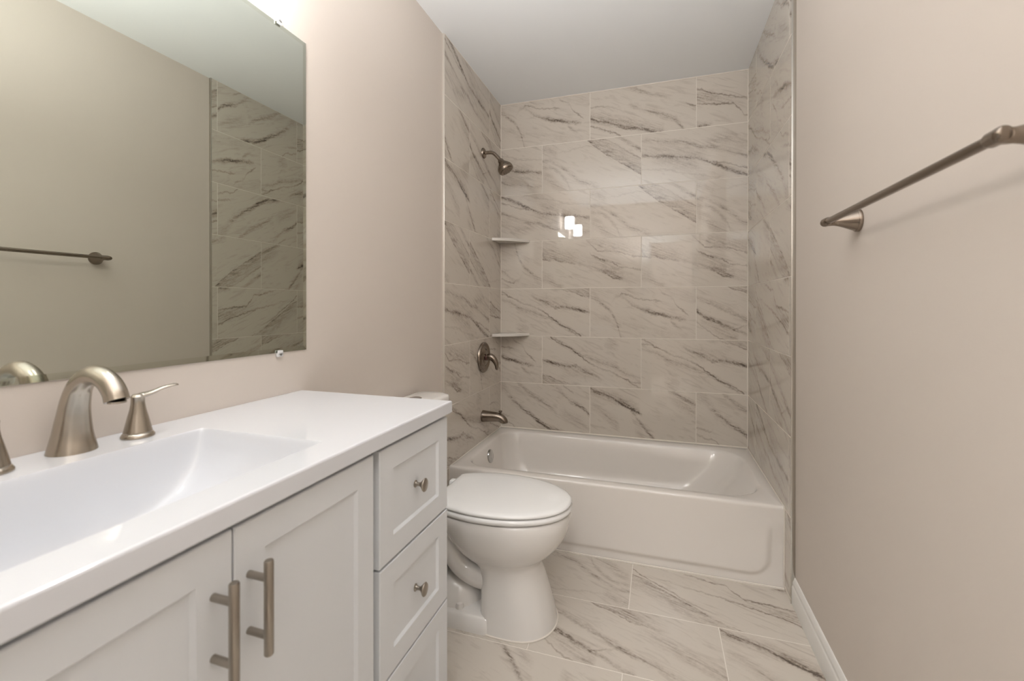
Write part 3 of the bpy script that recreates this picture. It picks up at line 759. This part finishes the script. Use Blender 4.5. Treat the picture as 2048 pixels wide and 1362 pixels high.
# ------------------------------------------------------------------ widespread faucet
FX, FY = .037, -2.305
fa = empty('faucet', (FX, FY, CT), 'brushed nickel two-handle widespread faucet behind the basin', 'faucet')
z = CT + .0004
spath = bez([(FX, FY, z), (FX + .0005, FY, z + .022), (FX + .003, FY, z + .052), (FX + .009, FY, z + .085), (FX + .022, FY, z + .113), (FX + .046, FY, z + .130), (FX + .072, FY, z + .131), (FX + .094, FY, z + .121), (FX + .108, FY, z + .106), (FX + .1135, FY, z + .093)], 8)
ns = len(spath)
rt = [(0, .0335), (.06, .031), (.15, .0265), (.28, .0215), (.42, .0178), (.55, .0160), (.7, .0160), (.88, .0165), (1, .0168)]
s_ = MB(); s_.tube(spath, [interp(rt, k / (ns - 1)) for k in range(ns)], 32)
s_.build('spout', M['nickel'], fa)
MB().lathe([(.0125, 0), (.0125, .003), (0, .003)], (FX + .1138, FY, z + .0895), (0.0, 0, 1), 20).build('aerator', M['nickel'], fa)
for hy, sg in ((FY + .093, 1), (FY - .106, -1)):
    hx = FX + .014
    hb = MB()
    hb.lathe([(.0260, 0), (.0262, .003), (.0235, .0075), (.0215, .0085), (.0215, .0095), (.0222, .010), (.0200, .020), (.0160, .038), (.0126, .052), (.0108, .064), (.0106, .071), (.0112, .076), (.008, .080), (0, .081)], (hx, hy, z), (0, 0, 1), 32)
    hbo = hb.build('handle', M['nickel'], fa)
    lp = bez([(hx, hy - sg * .006, z + .074), (hx, hy + sg * .006, z + .0765), (hx + .003, hy + sg * .022, z + .0795), (hx + .006, hy + sg * .040, z + .0855), (hx + .009, hy + sg * .058, z + .0885), (hx + .010, hy + sg * .067, z + .0880)], 6)
    nl = len(lp)
    MB().tube(lp, [(interp([(0, .006), (.2, .0105), (.5, .0066), (.85, .0062), (1, .004)], k / (nl - 1)), interp([(0, .004), (.2, .0055), (.5, .0036), (.9, .0028), (1, .002)], k / (nl - 1))) for k in range(nl)], 16).build('lever', M['nickel'], hbo)

# ------------------------------------------------------------------ wall mirror
MY0, MY1, MZ0, MZ1 = -2.93, -1.721, .999, 1.908
mr = MB(); bm = mr.bm
def ringx(d, x): return [bm.verts.new((x, p, q)) for p, q in ((MY0 + d, MZ0 + d), (MY1 - d, MZ0 + d), (MY1 - d, MZ1 - d), (MY0 + d, MZ1 - d))]
R0 = ringx(0, PL + .0006); R1 = ringx(0, PL + .0035); R2 = ringx(.0125, PL + .0041)
bm.faces.new(list(reversed(R0)))
for i in range(4):
    bm.faces.new((R0[i], R0[(i + 1) % 4], R1[(i + 1) % 4], R1[i])).material_index = 1
    bm.faces.new((R1[i], R1[(i + 1) % 4], R2[(i + 1) % 4], R2[i])).material_index = 1
bm.faces.new(R2)
mo = mr.build('wall_mirror', None, smooth=False, mats=[M['mirror'], M['mirror_edge']])
tag(mo, 'large frameless mirror on the wall above the vanity', 'mirror')
def clip(y, z, up):
    s = 1 if up else -1
    c = MB()
    c.box((PL + .0002, y - .009, z), (PL + .0095, y + .009, z + s * .011), .002)
    c.box((PL + .0062, y - .009, z - s * .007), (PL + .0095, y + .009, z + s * .006), .0015)
    o = c.build('mirror_clip', M['clip'])
    tag(o, 'clear plastic mirror clip at the %s edge of the mirror' % ('top' if up else 'bottom'), 'clip', 'mirror clips')
    MB().lathe([(.0032, 0), (.003, .0012), (0, .0015)], (PL + .0096, y, z + s * .005), (1, 0, 0), 12).build('screw', M['screw'], o)
clip(-1.823, MZ1 + .0005, True); clip(-1.822, MZ0 - .0005, False)

# ------------------------------------------------------------------ vanity light above the mirror
vlm = empty('vanity_light', (PL, -2.24, 2.14), 'two-shade vanity light fixture on the wall above the mirror', 'wall light')
MB().box((PL + .0005, -2.34, 2.105), (PL + .02, -2.14, 2.175), .006).build('backplate', M['nickel'], vlm)
ar = MB(); ar.tube([(PL + .018, -2.24, 2.14), (.075, -2.24, 2.14)], .009, 14); ar.tube([(.085, -2.50, 2.14), (.085, -1.98, 2.14)], .008, 14)
ar.build('arm', M['nickel'], vlm)
for ly in (-1.985, -2.495):
    MB().lathe([(.022, 0), (.022, -.02), (.03, -.045), (0, -.045)], (.085, ly, 2.137), (0, 0, 1), 20).build('socket', M['nickel'], vlm)
    s_ = MB(); s_.lathe([(.030, 0), (.048, -.004), (.052, -.014), (.052, -.130), (.050, -.131), (.049, -.02), (.03, -.012)], (.085, ly, 2.092), (0, 0, 1), 28)
    s_.build('glass_shade', M['shade'], vlm)

# ------------------------------------------------------------------ unseen hall ceiling lamp, its light comes in through the doorway
hl = empty('hall_ceiling_lamp', (1.1, REAR - .8, CEIL), 'round ceiling lamp in the hall beyond the doorway', 'ceiling lamp')
MB().lathe([(.16, 0), (.16, -.02), (.15, -.025), (0, -.025)], (1.1, REAR - .8, CEIL - .0005), (0, 0, 1), 32).build('lamp_base', M['nickel'], hl)
MB().lathe([(.145, 0), (.135, -.035), (.09, -.065), (.04, -.078), (0, -.08)], (1.1, REAR - .8, CEIL - .026), (0, 0, 1), 32).build('lamp_dome', M['halllamp'], hl)

# ------------------------------------------------------------------ towel bar on the right wall
TB = empty('towel_bar', (PR, -1.73, 1.349), 'brushed nickel towel bar on flared posts on the right wall', 'towel bar')
bx, bz = 1.412, 1.349
yf, yn = -1.420, -2.047
MB().tube([(bx, yf - .004, bz), (bx, yn + .004, bz)], .0080, 24).build('bar', M['bronze'], TB)
for yy, sg in ((yf, 1), (yn, -1)):
    p = MB()
    p.lathe([(.029, 0), (.029, .006), (.0275, .0085), (.0265, .0085), (.022, .020), (.0165, .034), (.0125, .046), (.0105, .056), (.0100, .066), (.0100, .072)], (PR - .0005, yy, bz), (-1, 0, 0), 32)
    pe = bez([(PR - .055, yy, bz), (PR - .066, yy, bz), (bx, yy + sg * .004, bz), (bx - .001, yy + sg * .012, bz), (bx, yy + sg * (.026 if sg > 0 else .016), bz)], 6)
    n_ = len(pe)
    p.tube(pe, [interp([(0, .0105), (.5, .0112), (.72, .0108), (.86, .0092), (.95, .0060), (1, .0010)], k / (n_ - 1)) for k in range(n_)], 24)
    p.tube([(bx, yy - sg * .020, bz), (bx, yy - sg * .014, bz), (bx, yy + sg * .008, bz)], [.0088, .0108, .0112], 24)
    p.build('post', M['bronze'], TB)
